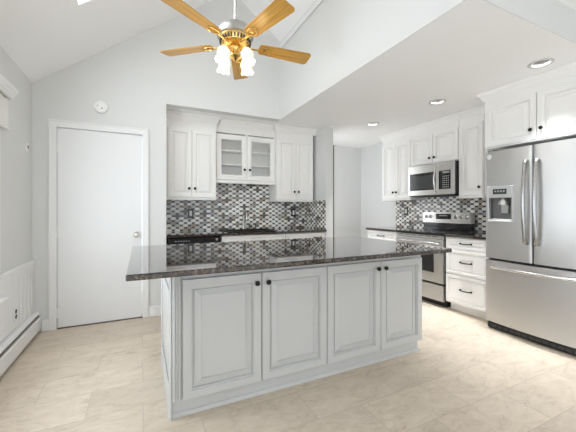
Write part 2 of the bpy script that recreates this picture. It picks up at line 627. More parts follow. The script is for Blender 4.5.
# left window: casing, stool, sash, panes
cw = 0.075
win = struct('window_2', B((0.0, 0.022, WY1, WY1 + cw, WZ0 - 0.03, WZ1 + cw), (0.0, 0.022, WY0 - cw, WY0, WZ0 - 0.03, WZ1 + cw), (0.0, 0.022, WY0, WY1, WZ1, WZ1 + cw),
                           (-0.10, 0.0, WY1 - 0.03, WY1, WZ0, WZ1), (-0.10, 0.0, WY0, WY0 + 0.03, WZ0, WZ1), (-0.10, 0.0, WY0 + 0.03, WY1 - 0.03, WZ1 - 0.03, WZ1), bev=0.003), M['trim'])
link('window_stool', B((-0.10, 0.06, WY0 - 0.10, WY1 + 0.125, WZ0 - 0.035, WZ0), (0.0, 0.018, WY0 - 0.07, WY1 + 0.07, WZ0 - 0.11, WZ0 - 0.035), bev=0.005), M['trim'], win)
sash = link('sash', B((-0.075, -0.045, WY0 + 0.03, WY0 + 0.08, WZ0, WZ1 - 0.03), (-0.075, -0.045, WY1 - 0.08, WY1 - 0.03, WZ0, WZ1 - 0.03), (-0.075, -0.045, WY0 + 0.08, WY1 - 0.08, WZ0, WZ0 + 0.05), (-0.075, -0.045, WY0 + 0.08, WY1 - 0.08, WZ1 - 0.08, WZ1 - 0.03), (-0.075, -0.045, WY0 + 0.08, WY1 - 0.08, 1.26, 1.30)), M['trim'], win)
link('pane', B((-0.062, -0.058, WY0 + 0.08, WY1 - 0.08, WZ0 + 0.05, WZ1 - 0.08)), M['glass'], sash)

# glazed patio door added further back on the left wall to let light in
pd = struct('added_patio_door', B((-0.09, -0.04, -5.40, -5.32, 0.001, 2.15), (-0.09, -0.04, -3.48, -3.40, 0.001, 2.15), (-0.09, -0.04, -5.32, -3.48, 2.07, 2.15), (-0.09, -0.04, -5.32, -3.48, 0.001, 0.08), (-0.09, -0.04, -4.44, -4.36, 0.08, 2.07), bev=0.003), M['trim'])
link('pane', B((-0.068, -0.062, -5.32, -4.44, 0.08, 2.07), (-0.068, -0.062, -4.36, -3.48, 0.08, 2.07)), M['glass'], pd)

# door with casing, knob and hinges
trim3 = struct('trim_3', B((0.137, DX0, -0.018, 0.0, 0, 2.108), (DX1, 1.036, -0.018, 0.0, 0, 2.108), (DX0, DX1, -0.018, 0.0, DZ, 2.108),
                           (0.133, 0.147, -0.026, -0.018, 0, 2.112), (1.026, 1.040, -0.026, -0.018, 0, 2.112), (0.147, 1.026, -0.026, -0.018, 2.098, 2.112),
                           (DX0, DX0 + 0.004, 0.0, 0.12, 0, DZ), (DX1 - 0.004, DX1, 0.0, 0.12, 0, DZ), bev=0.002), M['trim'])
bm = B((0.203, 0.972, 0.002, 0.040, 0.012, 2.035), bev=0.002)
door = struct('door_1', bm, M['door'])
bm = bmesh.new()
lathe(bm, [(0.032, 0.0), (0.032, 0.006), (0.014, 0.012), (0.012, 0.03), (0.022, 0.036), (0.029, 0.046), (0.029, 0.056), (0.02, 0.066), (0.0, 0.068)], 24, (0.912, 0.002, 0.932), 'y')
link('door_knob', bm, M['chrome'], door, smooth=True)
for hz in (1.83, 0.985, 0.165):
    bm = bmesh.new()
    lathe(bm, [(0.007, -0.05), (0.007, 0.05)], 10, (0.199, -0.006, hz))
    box(bm, 0.199, 0.226, -0.003, 0.002, hz - 0.045, hz + 0.045)
    link('hinge', bm, M['trim'], door, smooth=True)
struct('trim_4', B((DX0 + 0.004, DX1 - 0.004, 0.0, 0.12, 0.0, 0.006)), M['dark_brown'])   # threshold under the door

# baseboards
def bb(name, *b):
    struct(name, B(*b, bev=0.004), M['trim'])
bb('baseboard_back', (0.075, 0.133, -0.016, 0.0, 0, 0.115), (1.040, ALX, -0.016, 0.0, 0, 0.115))
bb('baseboard_partition', (PX0 - 0.002, PX1 + 0.014, -0.014, 0.0, 0, 0.10), (PX1, PX1 + 0.014, 0.0, YH - 0.03, 0, 0.10))
bb('baseboard_hall', (4.27, XR - 0.015, YH - 0.014, YH, 0, 0.10))
bb('baseboard_right', (XR - 0.014, XR, 0.20, YH, 0, 0.10))

# wainscot panel on the left wall (raised boards below a cap rail)
bx = [(0.0, 0.012, -2.3, -0.002, 0.21, 0.70), (0.0, 0.026, -2.3, -0.002, 0.695, 0.722), (0.012, 0.018, -0.60, -0.002, 0.62, 0.694)]
y = -0.03
k = 0
while y > -0.60:
    bx.append((0.012, 0.020, y - 0.055, y, 0.21, 0.619))
    y -= 0.105
# leave the socket's own area flat
bx = [b for b in bx if not (b[0] == 0.012 and b[2] < -0.44 and b[5] < 0.65 and b[3] > -0.58)]
bx[0] = (0.0, 0.012, -0.80, -0.002, 0.21, 0.70)
bx.append((0.012, 0.018, -0.78, -0.60, 0.62, 0.694))
bx[1] = (0.0, 0.026, -0.80, -0.002, 0.695, 0.722)
struct('trim_5', B(*bx, bev=0.003), M['trim'])

# tile backsplashes
struct('wall_backsplash', B((ALX, PX0, ALY - 0.008, ALY, 0.917, 1.62)), M['tile_x'])
struct('wall_backsplash_side', B((PX0 - 0.008, PX0, 0.006, ALY - 0.009, 0.917, 1.346)), M['tile_y'])
struct('wall_backsplash_right', B((XR - 0.008, XR, -1.80, 0.155, 0.917, 1.42)), M['tile_y'])

# ------------------------------------------------------------------ cabinetry
DOORP = [(0.0, 0.0), (0.0, -0.018), (0.003, -0.022), (0.046, -0.022), (0.047, -0.015), (0.053, -0.014), (0.056, -0.001), (0.062, -0.001), (0.064, -0.009), (0.070, -0.010), (0.098, -0.020), (0.100, -0.0125), (0.104, -0.0125)]
DOORN = [(0.0, 0.0), (0.0, -0.018), (0.003, -0.022), (0.046, -0.022), (0.047, -0.015), (0.052, -0.014), (0.055, -0.001), (0.060, -0.001), (0.0625, -0.009), (0.067, -0.010), (0.090, -0.019), (0.0915, -0.015), (0.094, -0.015)]
DRAWP = [(0.0, 0.0), (0.0, -0.018), (0.003, -0.022), (0.028, -0.022), (0.029, -0.016), (0.034, -0.015), (0.038, -0.006), (0.042, -0.006), (0.044, -0.012), (0.050, -0.016), (0.052, -0.016)]
R90 = -PI / 2

def knob(parent, x, z, y=-0.020):
    bm = bmesh.new()
    lathe(bm, [(0.009, 0.0), (0.007, 0.004), (0.006, 0.012), (0.0155, 0.017), (0.017, 0.022), (0.015, 0.027), (0.008, 0.030), (0.0, 0.0305)], 18, (x, y, z), 'y')
    return link('knob', bm, M['bronze'], parent, smooth=True)

def pull(parent, x, z, w=0.13, y=-0.020):
    bm = bmesh.new()
    h = w / 2
    pts = [(x - h, y, z), (x - h, y - 0.018, z), (x - h * 0.9, y - 0.026, z), (x - h * 0.4, y - 0.031, z - 0.002), (x, y - 0.032, z - 0.003), (x + h * 0.4, y - 0.031, z - 0.002), (x + h * 0.9, y - 0.026, z), (x + h, y - 0.018, z), (x + h, y, z)]
    tube(bm, pts, 0.0062, 8)
    lathe(bm, [(0.011, 0.0), (0.011, 0.004), (0.007, 0.006)], 12, (x - h, y, z), 'y')
    lathe(bm, [(0.011, 0.0), (0.011, 0.004), (0.007, 0.006)], 12, (x + h, y, z), 'y')
    return link('handle', bm, M['bronze'], parent, smooth=True)

def door_part(parent, x0, x1, z0, z1, kn=None, prof=DOORP, name='door'):
    bm = bmesh.new()
    nested(bm, x1 - x0, z1 - z0, prof, x0, z0)
    d = link(name, bm, M['cab'], parent)
    if kn:
        knob(d, kn[0], kn[1])
    return d

def drawer_part(parent, x0, x1, z0, z1, pw=0.13, handle=True):
    bm = bmesh.new()
    nested(bm, x1 - x0, z1 - z0, DRAWP, x0, z0)
    d = link('drawer', bm, M['cab'], parent)
    if handle:
        pull(d, (x0 + x1) / 2, (z0 + z1) / 2 + 0.004, pw)
    return d

def crown(parent, path, z0, z1, frieze0=None, proj=0.055):
    """frieze board and crown; path walks left to right along the cabinet front (local), out is towards the viewer"""
    bm = bmesh.new()
    h = z1 - z0
    sweep(bm, path, [(-0.012, z0), (0.010, z0), (0.012, z0 + 0.010), (0.018, z0 + 0.016), (0.022, z0 + h * 0.35), (0.034, z0 + h * 0.62), (0.048, z0 + h * 0.75), (0.050, z0 + h * 0.80), (proj, z0 + h * 0.84), (proj, z1), (-0.012, z1)])
    return link('crown_molding', bm, M['cab'], parent)

def upper(name, label, loc, rz, w, z0, z1, depth, zf, doors, path=None, rail=True, group=None, prof=DOORP, body=True):
    r = empty(name, loc, rz)
    tag(r, label, 'cabinet', group)
    if body:
        link('cabinet_body', B((0, w, 0, depth, z0, zf), bev=0.002), M['cab'], r)
    for d in doors:
        door_part(r, *d, prof=prof)
    if rail:
        link('light_rail', B((0, w, -0.014, 0.02, z0 - 0.022, z0 - 0.0005), (0, 0.014, 0.02, depth - 0.01, z0 - 0.022, z0 - 0.0005), (w - 0.014, w, 0.02, depth - 0.01, z0 - 0.022, z0 - 0.0005), bev=0.004), M['cab'], r)
    if path:
        crown(r, path, zf - 0.085, ZC - 0.001)
    return r

G_UP = None
# --- alcove uppers (front of the doors at Y = 0.27)
YF = 0.29
xa0, xa1 = ALX + 0.006, 1.866
w = xa1 - xa0
upper('wall_cabinet', 'white two-door wall cabinet left of the glass-door cabinet, above the dishwasher', (xa0, YF, 0), 0, w, 1.352, 2.43, ALY - YF - 0.001, 2.43 - 0.001,
      [(0.030, w / 2 - 0.003, 1.365, 2.235, (w / 2 - 0.035, 1.478)), (w / 2 + 0.003, w - 0.012, 1.365, 2.235, (w / 2 + 0.035, 1.478))],
      [(0, 0), (w, 0), (w, 0.055)], prof=DOORN)
# glass-door cabinet
xb0, xb1 = 1.868, 2.738
w = xb1 - xb0
YG = 0.350
r = empty('glass_cabinet', (xb0, YG, 0))
tag(r, 'white wall cabinet with two glass doors above the sink', 'cabinet')
d = ALY - YG - 0.001
zg0, zg1 = 1.610, 2.429
link('cabinet_body', B((0, 0.018, 0.0, d, zg0, 2.26), (w - 0.018, w, 0.0, d, zg0, 2.26), (0.018, w - 0.018, 0.0, d, zg0, zg0 + 0.018), (0.018, w - 0.018, d - 0.008, d, zg0 + 0.018, 2.26), (0, w, 0, d, 2.26, zg1), (w / 2 - 0.02, w / 2 + 0.02, 0, 0.018, zg0 + 0.018, 2.26)), M['cab'], r)
for zs in (1.825, 2.02):
    link('shelf', B((0.019, w - 0.019, 0.03, d - 0.009, zs, zs + 0.018), bev=0.002), M['cab'], r)
for x0, x1, kx in ((0.010, w / 2 - 0.003, w / 2 - 0.038), (w / 2 + 0.003, w - 0.010, w / 2 + 0.038)):
    fw = 0.068
    z0, z1 = 1.618, 2.235
    bm = bmesh.new()
    o_, i_ = [], []
    prof = [(0.0, 0.0), (0.0, -0.017), (0.003, -0.020), (fw - 0.012, -0.020), (fw - 0.004, -0.012), (fw, -0.012), (fw, 0.0)]
    rings = []
    for ii, yy in prof:
        rings.append([bm.verts.new(c) for c in ((x0 + ii, yy, z0 + ii), (x1 - ii, yy, z0 + ii), (x1 - ii, yy, z1 - ii), (x0 + ii, yy, z1 - ii))])
    rings.append(rings[0])
    for a, b in zip(rings, rings[1:]):
        for k in range(4):
            bm.faces.new((a[k], a[(k + 1) % 4], b[(k + 1) % 4], b[k]))
    dd = link('door', bm, M['cab'], r)
    link('pane', B((x0 + fw - 0.001, x1 - fw + 0.001, -0.009, -0.005, z0 + fw - 0.001, z1 - fw + 0.001)), M['glass'], dd)
    knob(dd, kx, 1.762)
link('light_rail', B((0, w, -0.02, 0.02, zg0 - 0.042, zg0 - 0.0005), (0.03, w - 0.03, 0.02, d - 0.01, zg0 - 0.02, zg0 - 0.0005), bev=0.004), M['cab'], r)
crown(r, [(0.058, 0), (w - 0.058, 0)], 2.345, ZC - 0.001)
# right alcove cabinet
xc0, xc1 = 2.740, PX0 - 0.045
w = xc1 - xc0
upper('wall_cabinet', 'white two-door wall cabinet right of the glass-door cabinet, beside the partition wall', (xc0, YF, 0), 0, w, 1.345, 2.43, ALY - YF - 0.001, 2.43 - 0.001,
      [(0.012, w / 2 - 0.003, 1.358, 2.235, (w / 2 - 0.035, 1.470)), (w / 2 + 0.003, w - 0.012, 1.358, 2.235, (w / 2 + 0.035, 1.470))],
      [(0, 0.055), (0, 0), (w + 0.042, 0)], prof=DOORN)

# --- right wall uppers (front of the doors at X = 4.60)
XUF = 4.615
dep = XR - XUF - 0.001
def rloc(y):
    return (XUF, y, 0)
w = 0.605
upper('wall_cabinet', 'white two-door wall cabinet left of the microwave, nearest the hallway', rloc(0.155), R90, w, 1.372, 2.43, dep, 2.429,
      [(0.008, w / 2 - 0.003, 1.382, 2.256, (w / 2 - 0.035, 1.478)), (w / 2 + 0.003, w - 0.006, 1.382, 2.256, (w / 2 + 0.035, 1.478))],
      [(0, 0.25), (0, 0), (w, 0)])
w = 0.768
upper('wall_cabinet', 'short white two-door wall cabinet directly above the microwave', rloc(-0.452), R90, w, 1.838, 2.43, dep, 2.429,
      [(0.006, w / 2 - 0.003, 1.846, 2.256, (w / 2 - 0.038, 1.925)), (w / 2 + 0.003, w - 0.006, 1.846, 2.256, (w / 2 + 0.038, 1.925))],
      [(0, 0), (w, 0)], rail=False)
w = 0.312
upper('wall_cabinet', 'narrow tall white single-door wall cabinet between the microwave and the refrigerator', rloc(-1.222), R90, w, 1.372, 2.43, dep, 2.429,
      [(0.006, w - 0.006, 1.382, 2.256, (w - 0.040, 1.478))], [(0, 0), (w + 0.2, 0)])
tag(link('filler_panel', B((4.62, XR - 0.001, -1.755, -1.536, 1.372, 2.34), bev=0.002), M['cab']), 'plain white filler panel between narrow wall cabinet and refrigerator', 'panel')
# over the refrigerator
XOF = 4.245
w = 0.965
upper('wall_cabinet', 'deep white two-door wall cabinet above the refrigerator', (XOF, -1.768, 0), R90, w, 1.842, 2.43, XR - XOF - 0.001, 2.429,
      [(0.020, w / 2 - 0.003, 1.856, 2.282, (w / 2 - 0.042, 1.948)), (w / 2 + 0.003, w - 0.020, 1.856, 2.282, (w / 2 + 0.042, 1.948))],
      [(0, 0.30), (0, 0), (w, 0)], rail=False)

# --- base cabinets
def base(name, label, loc, rz, w, depth, fronts, toe=0.10, sink=False):
    r = empty(name, loc, rz)
    tag(r, label, 'cabinet')
    if sink:
        link('cabinet_body', B((0, w, 0.0, depth, toe, 0.69), (0, w, 0.0, 0.018, 0.6905, 0.883)), M['cab'], r)
    else:
        link('cabinet_body', B((0, w, 0, depth, toe, 0.883), bev=0.002), M['cab'], r)
    link('toe_kick', B((0, w, 0.085, depth, 0, toe - 0.0005)), M['cab'], r)
    for f in fronts:
        if f[0] == 'drawer':
            drawer_part(r, *f[1:])
        else:
            door_part(r, *f[1:])
    return r
XD = 4.305
w = 0.64
base('base_cabinet', 'white base cabinet with one top drawer, left of the range', (XD, 0.155, 0), R90, w, XR - XD - 0.001,
     [('drawer', 0.01, w - 0.01, 0.735, 0.872), ('door', 0.01, w / 2 - 0.003, 0.115, 0.715, (w / 2 - 0.035, 0.66)), ('door', w / 2 + 0.003, w - 0.01, 0.115, 0.715, (w / 2 + 0.035, 0.66))])
w = 0.525
base('drawer_cabinet', 'white three-drawer base cabinet between the range and the refrigerator', (XD, -1.268, 0), R90, w, XR - XD - 0.001,
     [('drawer', 0.012, w - 0.010, 0.752, 0.874), ('drawer', 0.012, w - 0.010, 0.455, 0.738), ('drawer', 0.012, w - 0.010, 0.118, 0.440)])
YB = 0.018
base('base_cabinet', 'white sink base cabinet with a blank top panel, under the sink', (1.866, YB, 0), 0, 0.875, ALY - YB - 0.001,
     [('drawer', 0.004, 0.871, 0.735, 0.874, 0.1, False), ('door', 0.008, 0.434, 0.115, 0.715, (0.40, 0.66)), ('door', 0.440, 0.867, 0.115, 0.715, (0.475, 0.66))], sink=True)
base('base_cabinet', 'white base cabinet with a blank top panel between sink base and narrow drawer', (2.743, YB, 0), 0, 0.383, ALY - YB - 0.001,
     [('drawer', 0.004, 0.379, 0.735, 0.874, 0.1, False), ('door', 0.006, 0.377, 0.115, 0.715, (0.04, 0.66))])
base('base_cabinet', 'narrow white base cabinet with a dark drawer pull, against the partition wall', (3.128, YB, 0), 0, 0.258, ALY - YB - 0.001,
     [('drawer', 0.004, 0.254, 0.735, 0.874, 0.11), ('door', 0.006, 0.252, 0.115, 0.715, (0.04, 0.66))])

# --- island
BX0, BX1, BYF, BYB = 1.125, 3.122, -1.925, -1.085
r = empty('island_cabinet', ((BX0 + BX1) / 2, (BYF + BYB) / 2, 0))
tag(r, 'white kitchen island cabinet with four raised-panel doors on beige tile floor', 'island')
ox, oy = r.location.x, r.location.y
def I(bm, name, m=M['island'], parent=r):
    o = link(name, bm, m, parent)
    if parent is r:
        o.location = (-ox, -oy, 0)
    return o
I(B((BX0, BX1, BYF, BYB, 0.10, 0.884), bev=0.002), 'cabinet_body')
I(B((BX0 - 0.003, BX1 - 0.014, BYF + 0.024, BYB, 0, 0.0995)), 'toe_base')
# shoe moulding round the base
bm = bmesh.new()
sweep(bm, [(BX0 - 0.003, BYB), (BX0 - 0.003, BYF + 0.024), (BX1 - 0.014, BYF + 0.024), (BX1 - 0.014, BYB)][::1], [(0.0005, 0.0), (0.016, 0.0), (0.015, 0.010), (0.010, 0.020), (0.0005, 0.026)])
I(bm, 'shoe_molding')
# fluted pilaster on the front left corner
fl = [(BX0, BX0 + 0.050, BYF - 0.012, BYF - 0.0005, 0.105, 0.884)]
for q in range(3):
    fl.append((BX0 + 0.006 + q * 0.0145, BX0 + 0.0145 + q * 0.0145, BYF - 0.020, BYF - 0.012, 0.115, 0.884))
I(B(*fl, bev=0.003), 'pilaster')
# end panel with upright mouldings on the left side
ep = [(BX0 - 0.014, BX0 - 0.0005, BYF - 0.005, BYF + 0.075, 0.0, 0.884), (BX0 - 0.014, BX0 - 0.0005, BYB - 0.075, BYB, 0.0, 0.884), (BX0 - 0.014, BX0 - 0.0005, BYF + 0.075, BYB - 0.075, 0.0, 0.12), (BX0 - 0.014, BX0 - 0.0005, BYF + 0.075, BYB - 0.075, 0.80, 0.884),
      (BX0 - 0.010, BX0 - 0.0005, BYF + 0.17, BYB - 0.17, 0.21, 0.71)]
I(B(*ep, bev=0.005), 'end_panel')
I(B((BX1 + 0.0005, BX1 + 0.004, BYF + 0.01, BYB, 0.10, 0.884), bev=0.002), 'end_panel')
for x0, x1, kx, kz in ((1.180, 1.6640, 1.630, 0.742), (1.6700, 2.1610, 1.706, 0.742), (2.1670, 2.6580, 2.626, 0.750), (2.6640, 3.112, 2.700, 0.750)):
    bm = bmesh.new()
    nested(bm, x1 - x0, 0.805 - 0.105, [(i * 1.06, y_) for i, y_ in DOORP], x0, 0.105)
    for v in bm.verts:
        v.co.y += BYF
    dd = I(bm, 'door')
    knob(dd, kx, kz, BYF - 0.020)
# dark reveals between door pairs are the gaps themselves
bm = B((0.900, 3.096, -2.237, -1.035, 0.885, 0.915), bev=0.006, seg=3)
tag(link('island_countertop', bm, M['granite']), 'large polished speckled granite slab on top of the island cabinet', 'countertop')

# --- counters along the walls
# alcove counter with a hole for the sink
SX0, SX1, SY0, SY1 = 1.985, 2.62, 0.06, 0.47
bm = B((ALX + 0.002, SX0, -0.035, ALY - 0.010, 0.885, 0.915), (SX1, PX0 - 0.010, -0.035, ALY - 0.010, 0.885, 0.915), (SX0, SX1, -0.035, SY0, 0.885, 0.915), (SX0, SX1, SY1, ALY - 0.010, 0.885, 0.915))
tag(link('countertop', bm, M['granite']), 'speckled granite countertop with sink in the back alcove', 'countertop')
tag(link('countertop', B((4.268, XR - 0.010, -0.487, 0.165, 0.885, 0.915), bev=0.004), M['granite']), 'short granite countertop left of the range, nearest the hallway', 'countertop')
tag(link('countertop', B((4.268, XR - 0.010, -1.800, -1.267, 0.885, 0.915), bev=0.004), M['granite']), 'short granite countertop between the range and the refrigerator', 'countertop')

# sink
r = empty('sink', ((SX0 + SX1) / 2, (SY0 + SY1) / 2, 0.7))
tag(r, 'black drop-in sink set in the alcove granite countertop', 'sink')
cx, cy = (SX1 - SX0) / 2, (SY1 - SY0) / 2
link('basin', B((-cx + 0.002, cx - 0.002, -cy + 0.002, cy - 0.002, 0.02, 0.03), (-cx + 0.002, -cx + 0.012, -cy + 0.002, cy - 0.002, 0.03, 0.215), (cx - 0.012, cx - 0.002, -cy + 0.002, cy - 0.002, 0.03, 0.215), (-cx + 0.012, cx - 0.012, -cy + 0.002, -cy + 0.012, 0.03, 0.215), (-cx + 0.012, cx - 0.012, cy - 0.012, cy - 0.002, 0.03, 0.215)), M['black_matte'], r)
link('rim', B((-cx - 0.018, cx + 0.018, -cy - 0.018, -cy + 0.01, 0.2155, 0.226), (-cx - 0.018, cx + 0.018, cy - 0.01, cy + 0.018, 0.2155, 0.226), (-cx - 0.018, -cx + 0.01, -cy + 0.01, cy - 0.01, 0.2155, 0.226), (cx - 0.01, cx + 0.018, -cy + 0.01, cy - 0.01, 0.2155, 0.226), bev=0.003), M['black_matte'], r)
bm = bmesh.new()
lathe(bm, [(0.04, 0.0302), (0.04, 0.034), (0.02, 0.034), (0.0, 0.032)], 20)
link('drain', bm, M['chrome'], r, smooth=True)

# faucet, side lever, soap pump
r = empty('faucet', (2.318, 0.525, 0.9155))
tag(r, 'brushed nickel gooseneck faucet behind the alcove sink', 'faucet')
bm = bmesh.new()
lathe(bm, [(0.028, 0), (0.028, 0.008), (0.018, 0.016), (0.016, 0.05), (0.014, 0.055)], 18)
link('faucet_base', bm, M['chrome'], r, smooth=True)
bm = bmesh.new()
pts = [(0, 0, 0.05), (0, 0, 0.20)]
for k in range(1, 9):
    a = PI * k / 8
    pts.append((0, -0.07 + 0.07 * math.cos(a), 0.20 + 0.07 * math.sin(a)))
pts.append((0, -0.14, 0.15))
tube(bm, pts, [0.0125] * 10 + [0.015], 12)
link('spout', bm, M['chrome'], r, smooth=True)
r = empty('side_sprayer', (2.405, 0.525, 0.9155))
tag(r, 'short nickel post with lever just right of the gooseneck faucet', 'sprayer')
bm = bmesh.new()
lathe(bm, [(0.022, 0), (0.022, 0.006), (0.013, 0.012), (0.012, 0.085), (0.016, 0.09), (0.014, 0.105), (0.0, 0.108)], 16)
link('post', bm, M['chrome'], r, smooth=True)
bm = bmesh.new()
tube(bm, [(0, 0, 0.098), (0.02, -0.02, 0.108), (0.045, -0.045, 0.118)], [0.007, 0.006, 0.005], 8)
link('lever', bm, M['chrome'], r, smooth=True)
r = empty('soap_dispenser', (2.50, 0.525, 0.9155))
tag(r, 'nickel soap pump at the right end of the faucet row', 'soap dispenser')
bm = bmesh.new()
lathe(bm, [(0.020, 0), (0.020, 0.006), (0.010, 0.012), (0.009, 0.075), (0.013, 0.08), (0.013, 0.092), (0.0, 0.095)], 16)
link('pump_body', bm, M['chrome'], r, smooth=True)
bm = bmesh.new()
tube(bm, [(0, 0, 0.088), (0, -0.03, 0.092), (0, -0.055, 0.082)], 0.005, 8)
link('nozzle', bm, M['chrome'], r, smooth=True)

# dishwasher
r = empty('dishwasher', (1.248, -0.004, 0))
tag(r, 'dishwasher with black control strip under the left end of the alcove counter', 'dishwasher')
link('tub', B((0, 0.606, 0.03, 0.55, 0.10, 0.875)), M['black_matte'], r)
link('door', B((0.002, 0.604, -0.01, 0.03, 0.105, 0.795), bev=0.006), M['black'], r)
c = link('control_panel', B((0.002, 0.604, -0.018, 0.03, 0.80, 0.875), bev=0.005), M['black'], r)
link('button_row', B(*[(0.07 + 0.03 * q, 0.085 + 0.03 * q, -0.0195, -0.018, 0.834, 0.840) for q in range(6)]), M['print'], c)
bm = bmesh.new()
lathe(bm, [(0.016, 0), (0.015, 0.008), (0.0, 0.010)], 16, (0.555, -0.018, 0.842), 'y')
link('dial', bm, M['chrome'], c, smooth=True)
link('toe_kick', B((0.002, 0.604, 0.07, 0.10, 0.0, 0.095)), M['black_matte'], r)

# --- range (front at X = 4.285)
r = empty('range', (4.285, -0.489, 0), R90)
tag(r, 'stainless steel electric range with black glass cooktop and back console', 'range')
w = 0.764
D_ = XR - 4.285 - 0.030
link('oven_body', B((0.0, w, 0.030, D_, 0.07, 0.884), (0.02, w - 0.02, 0.08, D_, 0.0, 0.07), bev=0.003), M['black_matte'], r)
link('cooktop', B((0.0, w, -0.012, D_ - 0.09, 0.885, 0.917), bev=0.006, seg=2), M['black'], r)
t = link('vent_panel', B((0.004, w - 0.004, -0.002, 0.029, 0.838, 0.883), bev=0.003), M['steel_h'], r)
link('vent_slots', B(*[(0.05 + q * 0.11, 0.05 + q * 0.11 + 0.085, -0.0035, -0.002, 0.864, 0.872) for q in range(6)]), M['dark_slot'], t)
dr = link('oven_door', B((0.004, w - 0.004, -0.010, 0.029, 0.296, 0.832), bev=0.006, seg=2), M['steel'], r)
link('oven_window', B((0.135, w - 0.135, -0.013, -0.0102, 0.420, 0.700), bev=0.001), M['black'], dr)
bm = bmesh.new()
tube(bm, [(0.04, -0.012, 0.790), (0.042, -0.050, 0.790), (0.06, -0.060, 0.790), (w / 2, -0.064, 0.790), (w - 0.06, -0.060, 0.790), (w - 0.042, -0.050, 0.790), (w - 0.04, -0.012, 0.790)], 0.013, 10)
link('door_handle', bm, M['handle'], dr, smooth=True)
link('storage_drawer', B((0.004, w - 0.004, -0.008, 0.029, 0.078, 0.272), bev=0.006, seg=2), M['steel'], r)
# back console with rounded top corners
bm = bmesh.new()
def rr(x0, x1, z0, z1, rad, n=6, yy=0.0):
    P_ = [(x0, z0), (x1, z0)]
    for cxx, a0 in ((x1 - rad, 0), (x0 + rad, PI / 2)):
        for k in range(n + 1):
            a = a0 + PI / 2 * k / n
            P_.append((cxx + rad * math.cos(a), z1 - rad + rad * math.sin(a)))
    return P_
prism(bm, rr(0.006, w - 0.006, 1.020, 1.168, 0.05), 'y', D_ - 0.085, D_ - 0.004)
c = link('console', bm, M['steel_h'], r)
link('console_base', B((0.012, w - 0.012, D_ - 0.075, D_ - 0.004, 0.918, 1.0195), bev=0.002), M['black'], r)
link('clock_panel', B((0.235, 0.475, D_ - 0.089, D_ - 0.0852, 1.072, 1.150), bev=0.001), M['black'], c)
link('clock_digits', B((0.290, 0.420, D_ - 0.0900, D_ - 0.0892, 1.116, 1.130)), M['lcd_mark'], c)
for kx in (0.075, 0.145, 0.545, 0.625, 0.700):
    bm = bmesh.new()
    lathe(bm, [(0.026, 0.0), (0.026, 0.005), (0.019, 0.008), (0.017, 0.026), (0.0, 0.028)], 18, (kx, D_ - 0.0852, 1.108), 'y')
    kk = link('burner_knob', bm, M['handle'], c, smooth=True)
    link('pointer', B((kx - 0.003, kx + 0.003, D_ - 0.118, D_ - 0.112, 1.095, 1.122)), M['black'], kk)
for qx, qy, qr in ((0.2, 0.15, 0.10), (0.56, 0.15, 0.085), (0.2, 0.40, 0.075), (0.56, 0.40, 0.10)):
    bm = bmesh.new()
    n = 40
    A = [bm.verts.new((qx + qr * math.cos(2 * PI * k / n), qy + qr * math.sin(2 * PI * k / n), 0.9174)) for k in range(n)]
    Bv = [bm.verts.new((qx + (qr - 0.004) * math.cos(2 * PI * k / n), qy + (qr - 0.004) * math.sin(2 * PI * k / n), 0.9174)) for k in range(n)]
    for k in range(n):
        bm.faces.new((A[k], A[(k + 1) % n], Bv[(k + 1) % n], Bv[k]))
    link('burner_ring', bm, M['print'], r)

# --- microwave (front at X = 4.505)
r = empty('microwave', (4.525, -0.462, 1.392), R90)
tag(r, 'stainless steel over-the-range microwave mounted under a short wall cabinet', 'microwave')
w = 0.752
H_ = 0.438
r.location.y = -0.484
r.scale.x = 0.975
link('case', B((0, w, 0.018, XR - 4.525 - 0.012, 0.02, H_), (0.03, w - 0.03, 0.05, XR - 4.525 - 0.03, 0.0, 0.02), bev=0.002), M['black_matte'], r)
dr = link('door', B((0.0, 0.520, -0.010, 0.018, 0.012, H_), bev=0.004), M['steel_h'], r)
link('window_frame', B((0.035, 0.480, -0.0125, -0.0102, 0.085, 0.325), bev=0.001), M['black'], dr)
link('window', B((0.070, 0.455, -0.0138, -0.0126, 0.105, 0.290)), M['lcd'], dr)
bm = bmesh.new()
pts = [(0.498, -0.010, 0.050)]
for k in range(9):
    t_ = k / 8
    pts.append((0.498, -0.022 - 0.042 * math.sin(PI * (0.08 + 0.84 * t_)), 0.050 + 0.325 * t_))
pts.append((0.498, -0.010, 0.375))
tube(bm, pts, 0.0125, 10)
link('door_handle', bm, M['handle'], dr, smooth=True)
p = link('control_panel', B((0.5225, w, -0.010, 0.018, 0.012, H_), bev=0.004), M['steel_h'], r)
k_ = link('keypad', B((0.530, 0.705, -0.0125, -0.0102, 0.085, 0.325), bev=0.001), M['black'], p)
bs = []
for rr_ in range(6):
    for cc in range(4):
        bs.append((0.590 + cc * 0.026, 0.604 + cc * 0.026, -0.0135, -0.0126, 0.105 + rr_ * 0.028, 0.115 + rr_ * 0.028))
link('keys', B(*bs), M['print'], k_)
link('display', B((0.590, 0.690, -0.0135, -0.0126, 0.288, 0.312)), M['lcd_mark'], k_)
link('vent_grille', B(*[(0.03, w - 0.03, -0.006, 0.018, 0.0 + q * 0.005, 0.003 + q * 0.005) for q in range(2)]), M['dark_slot'], r)

